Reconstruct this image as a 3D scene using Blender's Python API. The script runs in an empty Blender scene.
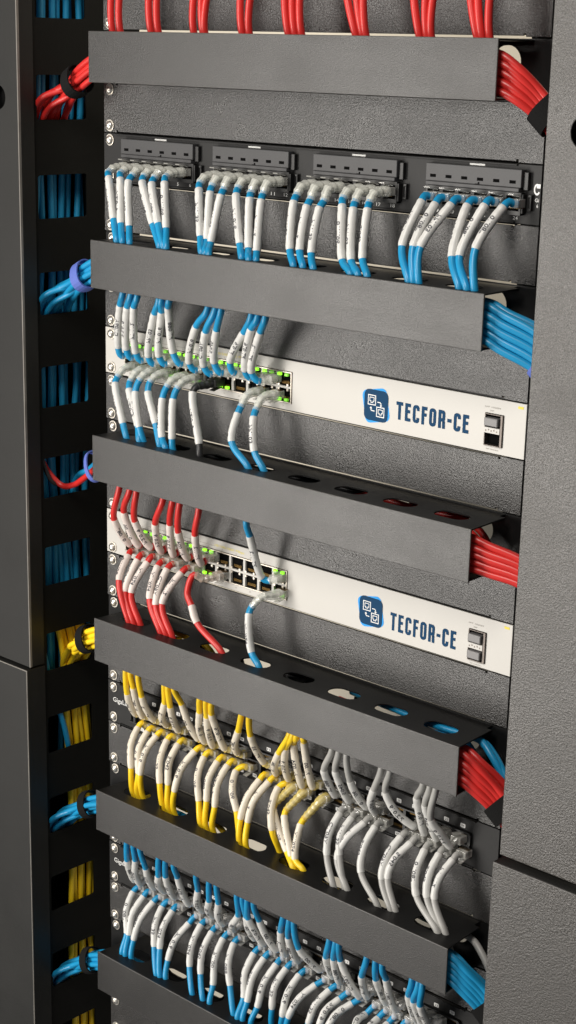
import bpy, bmesh, math, random
from mathutils import Vector, Matrix
from mathutils.geometry import tessellate_polygon
random.seed(7)
S = 0.001            # all numbers below are millimetres
U = 44.45
scene = bpy.context.scene
COL = scene.collection

# ------------------------------------------------------------------ materials
def nmat(name):
    m = bpy.data.materials.new(name); m.use_nodes = True
    nt = m.node_tree; b = nt.nodes['Principled BSDF']
    return m, nt, b
def powder(name, col, rough=.42, bump=.35, scale=520, spec=.5, sparkle_paint=None, scuff=.06):
    m, nt, b = nmat(name)
    b.inputs['Specular IOR Level'].default_value = spec
    tc = nt.nodes.new('ShaderNodeTexCoord')
    n = nt.nodes.new('ShaderNodeTexNoise'); n.inputs['Scale'].default_value = scale
    n.inputs['Detail'].default_value = 3; n.inputs['Roughness'].default_value = .62
    nt.links.new(tc.outputs['Object'], n.inputs['Vector'])
    bp = nt.nodes.new('ShaderNodeBump'); bp.inputs['Strength'].default_value = bump
    bp.inputs['Distance'].default_value = .0006
    nt.links.new(n.outputs['Fac'], bp.inputs['Height']); nt.links.new(bp.outputs['Normal'], b.inputs['Normal'])
    n2 = nt.nodes.new('ShaderNodeTexNoise'); n2.inputs['Scale'].default_value = 14; n2.inputs['Detail'].default_value = 6
    nt.links.new(tc.outputs['Object'], n2.inputs['Vector'])
    mr = nt.nodes.new('ShaderNodeMapRange'); mr.inputs['From Min'].default_value=.3; mr.inputs['From Max'].default_value=.7
    mr.inputs['To Min'].default_value = rough-.05; mr.inputs['To Max'].default_value = rough+.07
    nt.links.new(n2.outputs['Fac'], mr.inputs['Value']); nt.links.new(mr.outputs['Result'], b.inputs['Roughness'])
    mx = nt.nodes.new('ShaderNodeMix'); mx.data_type = 'RGBA'
    mx.inputs['A'].default_value = (*col, 1); mx.inputs['B'].default_value = (*[c*1.35+.004 for c in col], 1)
    nt.links.new(n2.outputs['Fac'], mx.inputs['Factor'])
    last = mx.outputs['Result']
    if sparkle_paint:      # sparkle of the coat, painted in as pale specks
        v = nt.nodes.new('ShaderNodeTexNoise'); v.inputs['Scale'].default_value = 900; v.inputs['Detail'].default_value = 2; v.inputs['Roughness'].default_value = .7
        nt.links.new(tc.outputs['Object'], v.inputs['Vector'])
        r = nt.nodes.new('ShaderNodeMapRange'); r.inputs['From Min'].default_value = .53; r.inputs['From Max'].default_value = .66
        nt.links.new(v.outputs['Fac'], r.inputs['Value'])
        m2 = nt.nodes.new('ShaderNodeMix'); m2.data_type = 'RGBA'; m2.inputs['B'].default_value = (*sparkle_paint, 1)
        nt.links.new(r.outputs['Result'], m2.inputs['Factor']); nt.links.new(last, m2.inputs['A']); last = m2.outputs['Result']
    # dull handling marks: long soft smears in the gloss
    mp = nt.nodes.new('ShaderNodeMapping'); mp.inputs['Scale'].default_value = (9, 9, 42)
    nt.links.new(tc.outputs['Object'], mp.inputs['Vector'])
    n4 = nt.nodes.new('ShaderNodeTexNoise'); n4.inputs['Scale'].default_value = 1.0; n4.inputs['Detail'].default_value = 7; n4.inputs['Roughness'].default_value = .65
    nt.links.new(mp.outputs['Vector'], n4.inputs['Vector'])
    r4 = nt.nodes.new('ShaderNodeMapRange'); r4.inputs['From Min'].default_value = .48; r4.inputs['From Max'].default_value = .72; r4.inputs['To Max'].default_value = scuff
    nt.links.new(n4.outputs['Fac'], r4.inputs['Value'])
    ad = nt.nodes.new('ShaderNodeMath'); ad.operation = 'ADD'
    nt.links.new(mr.outputs['Result'], ad.inputs[0]); nt.links.new(r4.outputs['Result'], ad.inputs[1]); nt.links.new(ad.outputs[0], b.inputs['Roughness'])
    nt.links.new(last, b.inputs['Base Color'])
    return m
def plain(name, col, rough=.5, metal=0, var=0.08, scale=60, bump=0, spec=.5):
    m, nt, b = nmat(name)
    b.inputs['Roughness'].default_value = rough; b.inputs['Metallic'].default_value = metal
    b.inputs['Specular IOR Level'].default_value = spec
    tc = nt.nodes.new('ShaderNodeTexCoord'); n = nt.nodes.new('ShaderNodeTexNoise')
    n.inputs['Scale'].default_value = scale; n.inputs['Detail'].default_value = 4
    nt.links.new(tc.outputs['Object'], n.inputs['Vector'])
    mx = nt.nodes.new('ShaderNodeMix'); mx.data_type = 'RGBA'
    mx.inputs['A'].default_value = (*[c*(1-var) for c in col], 1); mx.inputs['B'].default_value = (*[min(1,c*(1+var)) for c in col], 1)
    nt.links.new(n.outputs['Fac'], mx.inputs['Factor']); nt.links.new(mx.outputs['Result'], b.inputs['Base Color'])
    if bump:
        bp = nt.nodes.new('ShaderNodeBump'); bp.inputs['Strength'].default_value = bump; bp.inputs['Distance'].default_value = .0004
        n3 = nt.nodes.new('ShaderNodeTexNoise'); n3.inputs['Scale'].default_value = 900
        nt.links.new(tc.outputs['Object'], n3.inputs['Vector'])
        nt.links.new(n3.outputs['Fac'], bp.inputs['Height']); nt.links.new(bp.outputs['Normal'], b.inputs['Normal'])
    return m
def clear(name, col, trans=.55, rough=.15, spec=.6):
    m, nt, b = nmat(name)
    b.inputs['Base Color'].default_value = (*col, 1); b.inputs['Roughness'].default_value = rough
    b.inputs['Specular IOR Level'].default_value = spec
    b.inputs['Subsurface Weight'].default_value = 0
    fr = nt.nodes.new('ShaderNodeLayerWeight'); fr.inputs['Blend'].default_value = .35
    mr = nt.nodes.new('ShaderNodeMapRange'); mr.inputs['To Min'].default_value = 1-trans; mr.inputs['To Max'].default_value = min(1,1-trans+.45)
    nt.links.new(fr.outputs['Facing'], mr.inputs['Value']); nt.links.new(mr.outputs['Result'], b.inputs['Alpha'])
    return m
def emit(name, col, s):
    m, nt, b = nmat(name)
    b.inputs['Base Color'].default_value = (*col, 1); b.inputs['Emission Color'].default_value = (*col, 1)
    b.inputs['Emission Strength'].default_value = s
    return m
M = {}
M['panel'] = powder('black_powder_coat', (.0085,.0078,.0072), .29, .95, 700, .78, (.040,.037,.034))
M['cover'] = powder('duct_powder_coat', (.0095,.0085,.0075), .33, .45, 1000, .70, (.022,.020,.017))
M['plate'] = powder('smooth_black_paint', (.006,.006,.006), .36, .12, 700, .22)
M['edge'] = plain('painted_edge_glint', (.20,.185,.165), .45, var=.5, scale=40)  # bevel highlight painted in as a paler edge colour
M['edge_dark'] = plain('faint_painted_highlight', (.055,.052,.048), .4, var=.4, scale=50)  # fainter edge highlight, put into the colour as lighter grey
M['side'] = powder('side_cover_powder_coat', (.026,.023,.0198), .33, 1.0, 720, .9, (.10,.089,.077))
M['left_cover'] = powder('cover_paint_shaded', (.008,.0078,.0068), .5, .3, 900, .35)  # side cover coat darkened to carry the shade on the left
M['wall_black'] = powder('duct_wall_paint', (.005,.005,.0042), .6, .2, 600, .12)
M['patch'] = plain('patch_panel_paint', (.018,.018,.018), .5, bump=.15, spec=.25)
M['module'] = plain('module_plastic', (.062,.062,.064), .45, bump=.2, spec=.3)
M['black'] = plain('black_plastic', (.012,.012,.012), .45)
M['hole'] = plain('port_cavity', (.004,.004,.004), 1, spec=.05)
M['beige'] = plain('beige_enamel', (.525,.51,.475), .40, var=.03, scale=25, bump=.08)
M['beige_mark'] = plain('grey_ink', (.30,.28,.25), .6)
M['yellow_mark'] = plain('yellow_ink', (.75,.62,.05), .5)
M['navy'] = plain('navy_ink', (.008,.05,.12), .6, var=.05, spec=.1)
M['sky'] = plain('light_blue_ink', (.05,.36,.85), .6, var=.03, spec=.1)
M['white_ink'] = plain('white_ink', (.82,.82,.80), .5)
M['steel'] = plain('nickel', (.75,.71,.64), .36, .85, bump=.1)
M['portmetal'] = plain('shield_metal', (.50,.46,.40), .38, 1, bump=.1)
M['sfp'] = plain('sfp_dust_plug', (.17,.165,.165), .42)
M['sfp_dark'] = plain('sfp_cage_dark', (.10,.085,.075), .4, .6)
M['blue'] = plain('blue_cable_jacket', (.012,.275,.53), .34, var=.07)
M['blue_lifted'] = plain('trunk_cable_jacket', (.02,.33,.60), .4, var=.1)  # same blue jacket, colour lifted to offset the shade inside the duct
M['red'] = plain('red_cable_jacket', (.60,.026,.022), .36, var=.07)
M['yellow'] = plain('yellow_cable_jacket', (.93,.63,.016), .38, var=.05)
M['grey'] = plain('grey_cable_jacket', (.40,.395,.375), .38, var=.05)
M['dark'] = plain('black_cable_jacket', (.02,.02,.02), .4)
M['sleeve'] = plain('white_label_sleeve', (.64,.635,.61), .36, var=.05, scale=120, bump=.1)
M['cream'] = plain('cream_label_sleeve', (.74,.675,.56), .36, var=.05, scale=120, bump=.1)
M['pinkish'] = plain('ivory_label_sleeve', (.72,.64,.59), .36, var=.05, scale=120, bump=.1)
M['print'] = plain('sleeve_print', (.05,.05,.06), .5)
M['boot'] = clear('clear_boot', (.88,.89,.82), .68, .04, 1.0)
M['boot_y'] = clear('yellow_clear_boot', (.80,.64,.20), .5, .14, 1.0)
M['boot_w'] = clear('milky_boot', (.74,.73,.74), .5, .14, 1.0)
M['boot_g'] = clear('smoky_boot', (.34,.34,.32), .6, .1, 1.0)
M['boot_r'] = clear('rosy_clear_boot', (.66,.52,.42), .6, .12, 1.0)
M['core'] = plain('inner_sheath', (.66,.66,.60), .4)
M['boot_k'] = plain('black_boot', (.03,.03,.028), .4)
M['plug'] = clear('clear_plug', (.80,.79,.74), .78, .05, 1.0)
M['gold'] = plain('gold_contact', (.16,.10,.035), .4, 1)
M['green'] = emit('green_led', (.30,.95,.03), 1.5)
M['green_dim'] = emit('green_led_dim', (.25,.75,.05), .5)
M['amber'] = emit('amber_led', (1,.55,.03), 1.2)
M['velcro'] = plain('black_hook_tape', (.010,.010,.010), .95, bump=.8, spec=.1)
M['velcro_blue'] = plain('violet_hook_tape', (.10,.15,.50), .7, bump=.6)
M['wall'] = plain('cream_wall_paint', (.72,.66,.54), .7, var=.05, scale=5)

# ------------------------------------------------------------------ mesh helpers
class MB:
    def __init__(s): s.v=[]; s.f=[]; s.m=[]; s.sm=[]
    def add(s, vs, fs, mi=0, smooth=False):
        o=len(s.v); s.v += [tuple(v) for v in vs]
        for f in fs: s.f.append([i+o for i in f]); s.m.append(mi); s.sm.append(smooth)
    def box(s, x0,x1,y0,y1,z0,z1, mi=0):
        if x0>x1: x0,x1=x1,x0
        if y0>y1: y0,y1=y1,y0
        if z0>z1: z0,z1=z1,z0
        s.add([(x0,y0,z0),(x1,y0,z0),(x1,y1,z0),(x0,y1,z0),(x0,y0,z1),(x1,y0,z1),(x1,y1,z1),(x0,y1,z1)],
              [(0,3,2,1),(4,5,6,7),(0,1,5,4),(1,2,6,5),(2,3,7,6),(3,0,4,7)], mi)
    def plate(s, outer, holes, t0, t1, fn, mi=0):
        """flat sheet with holes; fn(u,v,t) gives the 3-D point"""
        loops=[outer]+holes
        polys=[[Vector((p[0],p[1],0)) for p in l] for l in loops]
        tris=tessellate_polygon(polys)
        flat=[p for l in loops for p in l]; n=len(flat)
        vs=[fn(p[0],p[1],t0) for p in flat]+[fn(p[0],p[1],t1) for p in flat]
        fs=[tuple(t) for t in tris]+[tuple(i+n for i in reversed(t)) for t in tris]
        o=0
        for l in loops:
            k=len(l)
            for i in range(k):
                j=(i+1)%k; fs.append((o+i,o+j,n+o+j,n+o+i))
            o+=k
        s.add(vs,fs,mi)
    def tube(s, pts, rad, seg=10, mi=0, cap=True, smooth=True, flat=None):
        """rad: number or list"""
        n=len(pts); fr=frames(pts); vs=[]
        for i,(p,(a,b)) in enumerate(zip(pts,fr)):
            r = rad[i] if isinstance(rad,(list,tuple)) else rad
            for k in range(seg):
                t=2*math.pi*k/seg
                vs.append(p+a*(math.cos(t)*r)+b*(math.sin(t)*r*(flat or 1)))
        fs=[]
        for i in range(n-1):
            for k in range(seg):
                k2=(k+1)%seg
                fs.append((i*seg+k,i*seg+k2,(i+1)*seg+k2,(i+1)*seg+k))
        s.add(vs,fs,mi,smooth)
        if cap:
            s.add(vs[:seg],[tuple(reversed(range(seg)))],mi); s.add(vs[-seg:],[tuple(range(seg))],mi)
    def dome(s, c, r, h, axis=(0,-1,0), mi=0, seg=14, rings=4):
        ax=Vector(axis).normalized(); a=ax.orthogonal().normalized(); b=ax.cross(a); c=Vector(c)
        vs=[];fs=[]
        for i in range(rings):
            t=(math.pi/2)*i/rings
            for k in range(seg):
                q=2*math.pi*k/seg
                vs.append(c+ax*(h*math.sin(t))+(a*math.cos(q)+b*math.sin(q))*(r*math.cos(t)))
        vs.append(c+ax*h); top=len(vs)-1
        for i in range(rings-1):
            for k in range(seg): k2=(k+1)%seg; fs.append((i*seg+k,i*seg+k2,(i+1)*seg+k2,(i+1)*seg+k))
        for k in range(seg): fs.append(((rings-1)*seg+k,(rings-1)*seg+(k+1)%seg,top))
        s.add(vs,fs,mi,True)
    def build(s, name, mats, parent=None, origin=(0,0,0), bevel=0, bseg=2, edge=None):
        me=bpy.data.meshes.new(name); o=Vector(origin)
        me.from_pydata([tuple((Vector(v)-o)*S) for v in s.v],[],s.f)
        if not isinstance(mats,(list,tuple)): mats=[mats]
        for m in mats: me.materials.append(m)
        me.polygons.foreach_set('material_index', s.m); me.polygons.foreach_set('use_smooth', s.sm)
        me.update()
        bm=bmesh.new(); bm.from_mesh(me); bmesh.ops.recalc_face_normals(bm, faces=bm.faces); bm.to_mesh(me); bm.free()
        ob=bpy.data.objects.new(name, me); COL.objects.link(ob)
        if parent: ob.parent=parent
        else: ob.location=o*S
        if bevel:
            md=ob.modifiers.new('edge','BEVEL'); md.width=bevel*S; md.segments=bseg; md.limit_method='ANGLE'; md.angle_limit=math.radians(40)
            md.harden_normals=False
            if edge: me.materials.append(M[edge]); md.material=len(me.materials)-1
        return ob
def frames(pts, hint=Vector((0,-1,0))):
    n=len(pts); T=[]
    for i in range(n):
        d=pts[min(i+1,n-1)]-pts[max(i-1,0)]
        T.append(d.normalized() if d.length>1e-9 else Vector((0,0,1)))
    a=hint-T[0]*hint.dot(T[0])
    if a.length<1e-3: a=T[0].orthogonal()
    a.normalize(); out=[]
    for t in T:
        a=a-t*a.dot(t); a.normalize(); out.append((a,t.cross(a)))
    return out
def spline(ctrl, step=2.2):
    """centripetal Catmull-Rom through ctrl; returns dense pts and the index of each control"""
    P=[Vector(c) for c in ctrl]; P=[P[0]*2-P[1]]+P+[P[-1]*2-P[-2]]
    out=[]; idx=[]
    for i in range(1,len(P)-2):
        p0,p1,p2,p3=P[i-1],P[i],P[i+1],P[i+2]
        t0=0; t1=t0+max(1e-3,(p1-p0).length**.5); t2=t1+max(1e-3,(p2-p1).length**.5); t3=t2+max(1e-3,(p3-p2).length**.5)
        k=max(2,int((p2-p1).length/step)); idx.append(len(out))
        for j in range(k):
            t=t1+(t2-t1)*j/k
            A1=p0*((t1-t)/(t1-t0))+p1*((t-t0)/(t1-t0)); A2=p1*((t2-t)/(t2-t1))+p2*((t-t1)/(t2-t1)); A3=p2*((t3-t)/(t3-t2))+p3*((t-t2)/(t3-t2))
            B1=A1*((t2-t)/(t2-t0))+A2*((t-t0)/(t2-t0)); B2=A2*((t3-t)/(t3-t1))+A3*((t-t1)/(t3-t1))
            out.append(B1*((t2-t)/(t2-t1))+B2*((t-t1)/(t2-t1)))
    idx.append(len(out)); out.append(P[-2])
    return out, idx
def empty(name, loc, label=None, cat=None, group=None):
    o=bpy.data.objects.new(name,None); COL.objects.link(o); o.location=Vector(loc)*S; o.empty_display_size=.01
    tag(o,label,cat,group); return o
def tag(o,label=None,cat=None,group=None,kind=None):
    if label: o['label']=label
    if cat: o['category']=cat
    if group: o['group']=group
    if kind: o['kind']=kind
    return o
def dup(o, parent=None):
    c=o.copy(); COL.objects.link(c)
    if parent: c.parent=parent
    for ch in [x for x in COL.objects if x.parent==o and x is not c]: dup(ch,c)
    return c
def oval(cx,cy,w,h,n=24):
    """slot with round ends, w along u"""
    r=min(w,h)/2; d=max(w-h,0)/2; out=[]
    for i in range(n):
        t=2*math.pi*i/n; c,s_=math.cos(t),math.sin(t)
        out.append((cx+(d if c>0 else -d if c<-1e-9 else 0)+r*c, cy+r*s_))
    return out
def text_outline(txt, size, offset=0.0):
    """flat filled text as (verts, faces) in mm, baseline origin, lower left"""
    cu=bpy.data.curves.new('t','FONT'); cu.body=txt; cu.size=size; cu.resolution_u=2; cu.offset=offset
    ob=bpy.data.objects.new('t',cu); COL.objects.link(ob)
    dg=bpy.context.evaluated_depsgraph_get(); dg.update()
    me=bpy.data.meshes.new_from_object(ob.evaluated_get(dg))
    V=[tuple(v.co) for v in me.vertices]; F=[tuple(p.vertices) for p in me.polygons]
    bpy.data.objects.remove(ob); bpy.data.meshes.remove(me)
    return V,F
def put_text(mb, txt, x, z, h, y, w=None, mi=0, offset=0.0):
    V,F=text_outline(txt, h/.70, offset); xs=[v[0] for v in V]; k=1 if not w else w/(max(xs)-min(xs))
    mb.add([(x+(v[0]-min(xs))*k, y, z+v[1]) for v in V],F,mi)

TRACED = {
 'patch_panel': [
  [(35.8,-28,-122.1), (42,-33,-125.4), (56,-40,-162.2), (69.2,-48,-178.8)],
  [(51.9,-28,-121.8), (57.5,-33,-125.4), (66.1,-40,-162.7), (76.6,-48,-178.8)],
  [(67.2,-28,-123.2), (68.6,-33,-126.7), (76.2,-40,-164.7), (86.1,-48,-178.8)],
  [(82.4,-28,-122.9), (86.3,-33,-126.3), (107.4,-40,-161.4), (124.7,-48,-178.8)],
  [(95.9,-28,-123.4), (98.7,-33,-126.8), (115,-40,-160.1), (129.8,-48,-178.8)],
  [(110.7,-28,-121.4), (115,-33,-125), (124.2,-40,-162), (133.3,-48,-178.8)],
  [(153.5,-28,-124), (157.7,-33,-127.5), (167.4,-40,-167.8), (176.7,-48,-178.8)],
  [(168.1,-28,-125.6), (171.3,-33,-129.2), (173.7,-40,-168.5), (181.1,-48,-178.8)],
  [(182,-28,-127.3), (184.3,-33,-130.9), (178.5,-40,-169.8), (185.4,-48,-178.8)],
  [(199,-28,-125.1), (202.2,-33,-128.9), (215,-40,-166.8), (222.9,-46.4,-178.8)],
  [(214.5,-28,-127.6), (218,-33,-131.1), (224.4,-40,-171.9), (232.4,-48,-178.8)],
  [(228.3,-28,-127.6), (231.3,-33,-131.4), (233.6,-40,-171.4), (237.8,-44.6,-178.8)],
  [(266,-28,-125.9), (267.9,-33,-129.8), (272.1,-40,-167.2), (282.9,-48,-178.8)],
  [(281.3,-28,-128.2), (282.5,-33,-132.1), (282.6,-40,-167.1), (293.3,-48,-178.8)],
  [(295.7,-28,-128.4), (296.3,-33,-132.3), (294.8,-40,-168.1), (304.3,-48,-178.8)],
  [(315.9,-28,-124.8), (319.9,-33,-128.8), (329.5,-40,-169.8), (343.6,-48,-178.8)],
  [(328.8,-28,-126.7), (331.6,-33,-130.4), (338.4,-40,-168.9), (351.3,-48,-178.8)],
  [(343.6,-28,-126), (346.4,-33,-129.7), (347.7,-40,-168), (361,-48,-178.8)],
  [(388.4,-15,-117.3), (389.5,-20,-121), (387.3,-40,-156.1), (402.5,-48,-178.8)],
  [(402.9,-15,-117.8), (403,-20,-122), (400.3,-40,-154.1), (407.2,-48,-178.8)],
  [(418.2,-15,-117.5), (418.3,-20,-121.2), (407,-40,-153.5), (412.3,-48,-178.8)],
  [(433.8,-15,-117.1), (433.4,-20,-120.9), (437.6,-40,-156.6), (450.7,-48,-178.8)],
  [(449.6,-15,-116), (449.6,-20,-119.6), (442.1,-40,-157.3), (457.7,-48,-178.8)],
  [(467.6,-15,-116.2), (466.6,-20,-119.5), (457,-40,-150.1), (464.2,-46.9,-178.8)],
 ],
 'switch_one_upper': [
  [(67.3,-40,-227.6), (59.4,-36,-237.8), (43.1,-24,-279.1), (43.4,-20,-286.1)],
  [(77.8,-40,-228), (70.4,-36,-237.8), (54.4,-24,-279.3), (55.7,-20,-286.1)],
  [(86.8,-40,-227.7), (79.5,-36,-237.7), (67.5,-24,-280.8), (69.3,-20,-286.9)],
  [(114.7,-40,-228.6), (105.8,-36,-239.4), (84.3,-24,-281.8), (85.6,-20,-287.6)],
  [(118.4,-40,-228.2), (112.3,-36,-238), (98.5,-24,-279.9), (101.2,-20,-285.8)],
  [(128,-40,-227.1), (123.7,-36,-232.6), (117.1,-24,-274.2), (121.3,-20,-282.7)],
  [(176,-40,-228.3), (158.9,-36,-244), (137.8,-24,-280.3), (140.5,-20,-285.8)],
  [(185.2,-40,-228.2), (170,-36,-246.6), (156.4,-24,-280.9), (159.5,-20,-286.3)],
  [(192.9,-40,-227.2), (182.2,-36,-245.1), (169.2,-24,-276), (172.8,-20,-283.5)],
  [(228.4,-40,-228.4), (215.2,-36,-241.6), (188.9,-24,-272.3), (188.6,-20,-280.6)],
  [(235.5,-40,-228.8), (226.4,-36,-238.6), (207.1,-24,-277.6), (208.5,-20,-282.5)],
  [(244.9,-40,-227.6), (234.8,-36,-240.6), (214.8,-24,-278), (218.8,-20,-284.1)],
 ],
 'switch_one_lower': [
  [(45.2,-27,-306.7), (46.8,-31,-311), (65.7,-38,-345.4), (72.5,-40.6,-356.6)],
  [(62.9,-27,-308.1), (65.9,-31,-313.8), (83.2,-38,-345.2), (91.2,-41.7,-356.6)],
  [(75,-27,-305.7), (74.6,-31,-315.1), (89,-38,-345.6), (93.7,-38.8,-356.6)],
  [(89.4,-27,-305.2), (91.4,-31,-312.6), (107.6,-38,-338.6), (118.4,-41.4,-356.6)],
  [(111.6,-27,-306.2), (110.8,-31,-315.6), (119.4,-38,-349.7), (125.7,-41.7,-356.6)],
  [(125.1,-27,-305.8), (124.8,-31,-314.1), (131.5,-38,-347.7), (132.2,-38.7,-356.6)],
  [(151.1,-27,-299.4), (149.9,-31,-303.9), (164.4,-38,-348.6), (168.3,-39.9,-356.6)],
  [(205.6,-27,-309.4), (206.2,-31,-314.1), (207.6,-38,-338), (229.3,-41.3,-356.6)],
  [(223.6,-27,-309.4), (225.1,-31,-314.2), (232.5,-38,-341.5), (244.5,-37.8,-356.6)],
 ],
 'switch_two_upper': [
  [(61.6,-40,-407.6), (48,-34,-440.6), (50.3,-16,-468.1)],
  [(75.9,-40,-407.2), (63.1,-34,-428.9), (62.9,-16,-467.1)],
  [(85.2,-40,-407.5), (74.5,-34,-436.9), (79.4,-16,-465.4)],
  [(120.7,-40,-408), (105.7,-34,-433), (93.6,-16,-465.8)],
  [(133.4,-40,-407.2), (122.4,-34,-431.6), (110.6,-16,-465.5)],
  [(143.2,-40,-406.2), (135.7,-34,-434.5), (129.8,-16,-464.8)],
  [(168,-40,-406.9), (158.9,-34,-433), (147.7,-16,-466)],
  [(227,-40,-406.4), (224.4,-34,-419.3), (224.6,-16,-462.1), (229.6,-12,-464.4)],
 ],
 'switch_two_lower': [
  [(50.8,-16,-475), (52.8,-21,-477.9), (56.3,-36,-499.8), (75,-40.7,-534.4)],
  [(65.4,-16,-475.4), (65.9,-21,-479.2), (64.9,-36,-507.4), (79.5,-38.9,-534.4)],
  [(80.3,-16,-473.9), (79.9,-21,-478.3), (73.9,-36,-506.7), (87.8,-37.8,-534.4)],
  [(93.6,-16,-476.2), (94.1,-21,-479.3), (99.7,-36,-507.3), (118.1,-39.9,-534.4)],
  [(106.8,-16,-476.1), (106.8,-21,-479.2), (108,-36,-512.3), (124.4,-39.1,-534.4)],
  [(127.5,-16,-474.9), (126.5,-21,-478.2), (116.7,-36,-506.7), (132.7,-39.1,-534.4)],
  [(152,-30,-472.7), (148.7,-34,-479), (164.2,-36,-514.1), (195.2,-36.7,-534.4)],
  [(225.6,-30,-486.3), (226.5,-34,-490.8), (232.4,-36,-525.5), (244.2,-38.9,-534.4)],
 ],
 'dense_one_upper': [
  [(71.9,-42,-583.3), (64.8,-34,-611.6), (55.3,-14,-641.4)],
  [(78.6,-42,-582.9), (74.4,-34,-603.2), (65.4,-14,-641.4)],
  [(89.6,-42,-582.8), (85.5,-34,-610.1), (81.4,-14,-640.2)],
  [(125.9,-42,-584), (115.8,-34,-608.5), (99.2,-14,-640.2)],
  [(130.8,-42,-584.1), (126.2,-34,-608.4), (115.9,-14,-641)],
  [(138.4,-42,-583.3), (140.2,-34,-603), (143.5,-14,-641.4)],
  [(173.2,-42,-584.6), (165.9,-34,-601.2), (152.2,-14,-641.6)],
  [(181.6,-42,-583.6), (173.7,-34,-604.4), (163.4,-14,-642.4)],
  [(188.8,-42,-582.9), (182,-34,-597.9), (178.9,-14,-640.5)],
  [(227.2,-42,-584), (216.2,-34,-604.2), (195.4,-14,-639.7)],
  [(236.6,-42,-583.9), (230.3,-34,-604.1), (229.4,-14,-638.9)],
  [(285.9,-42,-586.1), (267,-34,-610.5), (245.6,-14,-644.2)],
  [(289.9,-42,-586.2), (276.6,-34,-603), (261.3,-14,-644.7)],
  [(294.5,-42,-585.6), (283.4,-34,-597), (278,-14,-646.2)],
  [(302.6,-42,-584.2), (295.9,-34,-591.1), (290.8,-14,-643.4)],
  [(335.9,-42,-585.2), (320.8,-34,-610.4), (317.3,-14,-642.8)],
  [(343.5,-42,-585.4), (333.6,-34,-607.7), (333.6,-14,-642.8)],
  [(352.4,-42,-585.3), (349.7,-34,-612.9), (353.5,-14,-642.1)],
  [(390.9,-42,-585.9), (376.5,-34,-610), (363.7,-14,-643.4)],
  [(400.3,-42,-585.5), (388.7,-34,-608.6), (406.9,-14,-642.3)],
  [(435.2,-42,-586.8), (424.4,-34,-602.7), (418.5,-14,-644.3)],
  [(442.5,-42,-586.9), (432.8,-34,-605), (431.7,-14,-644.9)],
  [(448.8,-42,-586.1), (439.3,-34,-616.6), (446.6,-14,-646.8)],
 ],
 'dense_one_lower': [
  [(64.2,-14,-647.9), (62.9,-18,-651.8), (70.7,-35,-685.8), (68.5,-31.3,-712.2)],
  [(77.4,-14,-649), (76.6,-18,-652.2), (79.6,-35,-688.9), (75.1,-31,-712.2)],
  [(91.3,-14,-648.9), (89.7,-18,-652.6), (84.8,-35,-688.2), (82.4,-31,-712.2)],
  [(105.9,-14,-648.9), (104.7,-18,-652.5), (112.5,-35,-690.1), (114,-33.5,-712.2)],
  [(121.4,-14,-648.6), (120.2,-18,-652.1), (123,-35,-688.2), (121,-32.7,-712.2)],
  [(145.5,-14,-648.7), (143.2,-18,-652.3), (133.8,-35,-689.9), (128.3,-32.3,-712.2)],
  [(157.2,-14,-650.3), (155.7,-18,-654.4), (165.4,-35,-690.2), (169.3,-36,-712.2)],
  [(174.7,-14,-649.7), (173.6,-18,-653.7), (176.2,-35,-688.6), (174.3,-34.3,-712.2)],
  [(188.6,-14,-649.3), (187.2,-18,-653.1), (187.7,-35,-689.3), (183.6,-34.3,-712.2)],
  [(203.2,-14,-650.7), (198.5,-18,-655.1), (214.9,-35,-686.9), (214.9,-29.3,-712.2)],
  [(230,-14,-650), (228.7,-18,-654.5), (221.9,-35,-692.4), (220.7,-35.9,-712.2)],
  [(241.6,-14,-649.3), (240.3,-18,-653), (229.7,-35,-690.9), (230,-37,-712.2)],
  [(256.3,-14,-650.7), (252.5,-18,-654.5), (261.3,-35,-687.6), (262.9,-26.1,-712.2)],
  [(253.4,-14,-669), (255.1,-18,-672.6), (279,-35,-704.8), (292,-39.9,-712.2)],
  [(267.9,-14,-670.2), (269,-18,-674.1), (287.2,-35,-706), (292.4,-35.6,-712.2)],
  [(289.8,-14,-671.4), (289.5,-18,-675.4), (291.7,-35,-706.4), (301.9,-37.5,-712.2)],
  [(325.6,-14,-652.9), (326.6,-18,-655.1), (327.8,-35,-691.3), (340.6,-40.4,-712.2)],
  [(339.9,-14,-653), (340.5,-18,-655.2), (340.9,-35,-684.5), (350.4,-36.3,-712.2)],
  [(355.2,-14,-652.3), (354.9,-18,-654.8), (339.1,-35,-688.9), (354.3,-37.5,-712.2)],
  [(367.2,-14,-652.2), (367.6,-18,-654.4), (367.4,-35,-690.4), (390.7,-40.1,-712.2)],
  [(397.3,-14,-651.1), (396.5,-18,-653.7), (390.5,-35,-688.8), (404.8,-38.5,-712.2)],
  [(408.1,-14,-652.5), (407.3,-18,-655.9), (396,-35,-687.3), (408.5,-36.9,-712.2)],
  [(421.8,-14,-654.2), (422.4,-18,-656.8), (428.3,-35,-692.8), (456.7,-40.5,-712.2)],
  [(437.8,-14,-652.5), (437.9,-18,-655.4), (440.3,-35,-689.1), (457.8,-36.7,-712.2)],
  [(452.8,-14,-652.3), (452.5,-18,-655.3), (447.4,-35,-688.7), (463.1,-37.4,-712.2)],
 ],
 'dense_two_upper': [
  [(72.4,-42,-762.9), (64.5,-34,-789.7), (52.5,-14,-822.7)],
  [(81.8,-42,-762.7), (76.1,-34,-785.5), (62.1,-14,-823.8)],
  [(91.1,-42,-763.9), (89.9,-34,-789.6), (81.5,-14,-820.6)],
  [(118.6,-42,-763.7), (110.4,-34,-788.2), (95.8,-14,-819)],
  [(128,-42,-763.5), (120.3,-34,-787.6), (111.1,-14,-820)],
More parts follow.
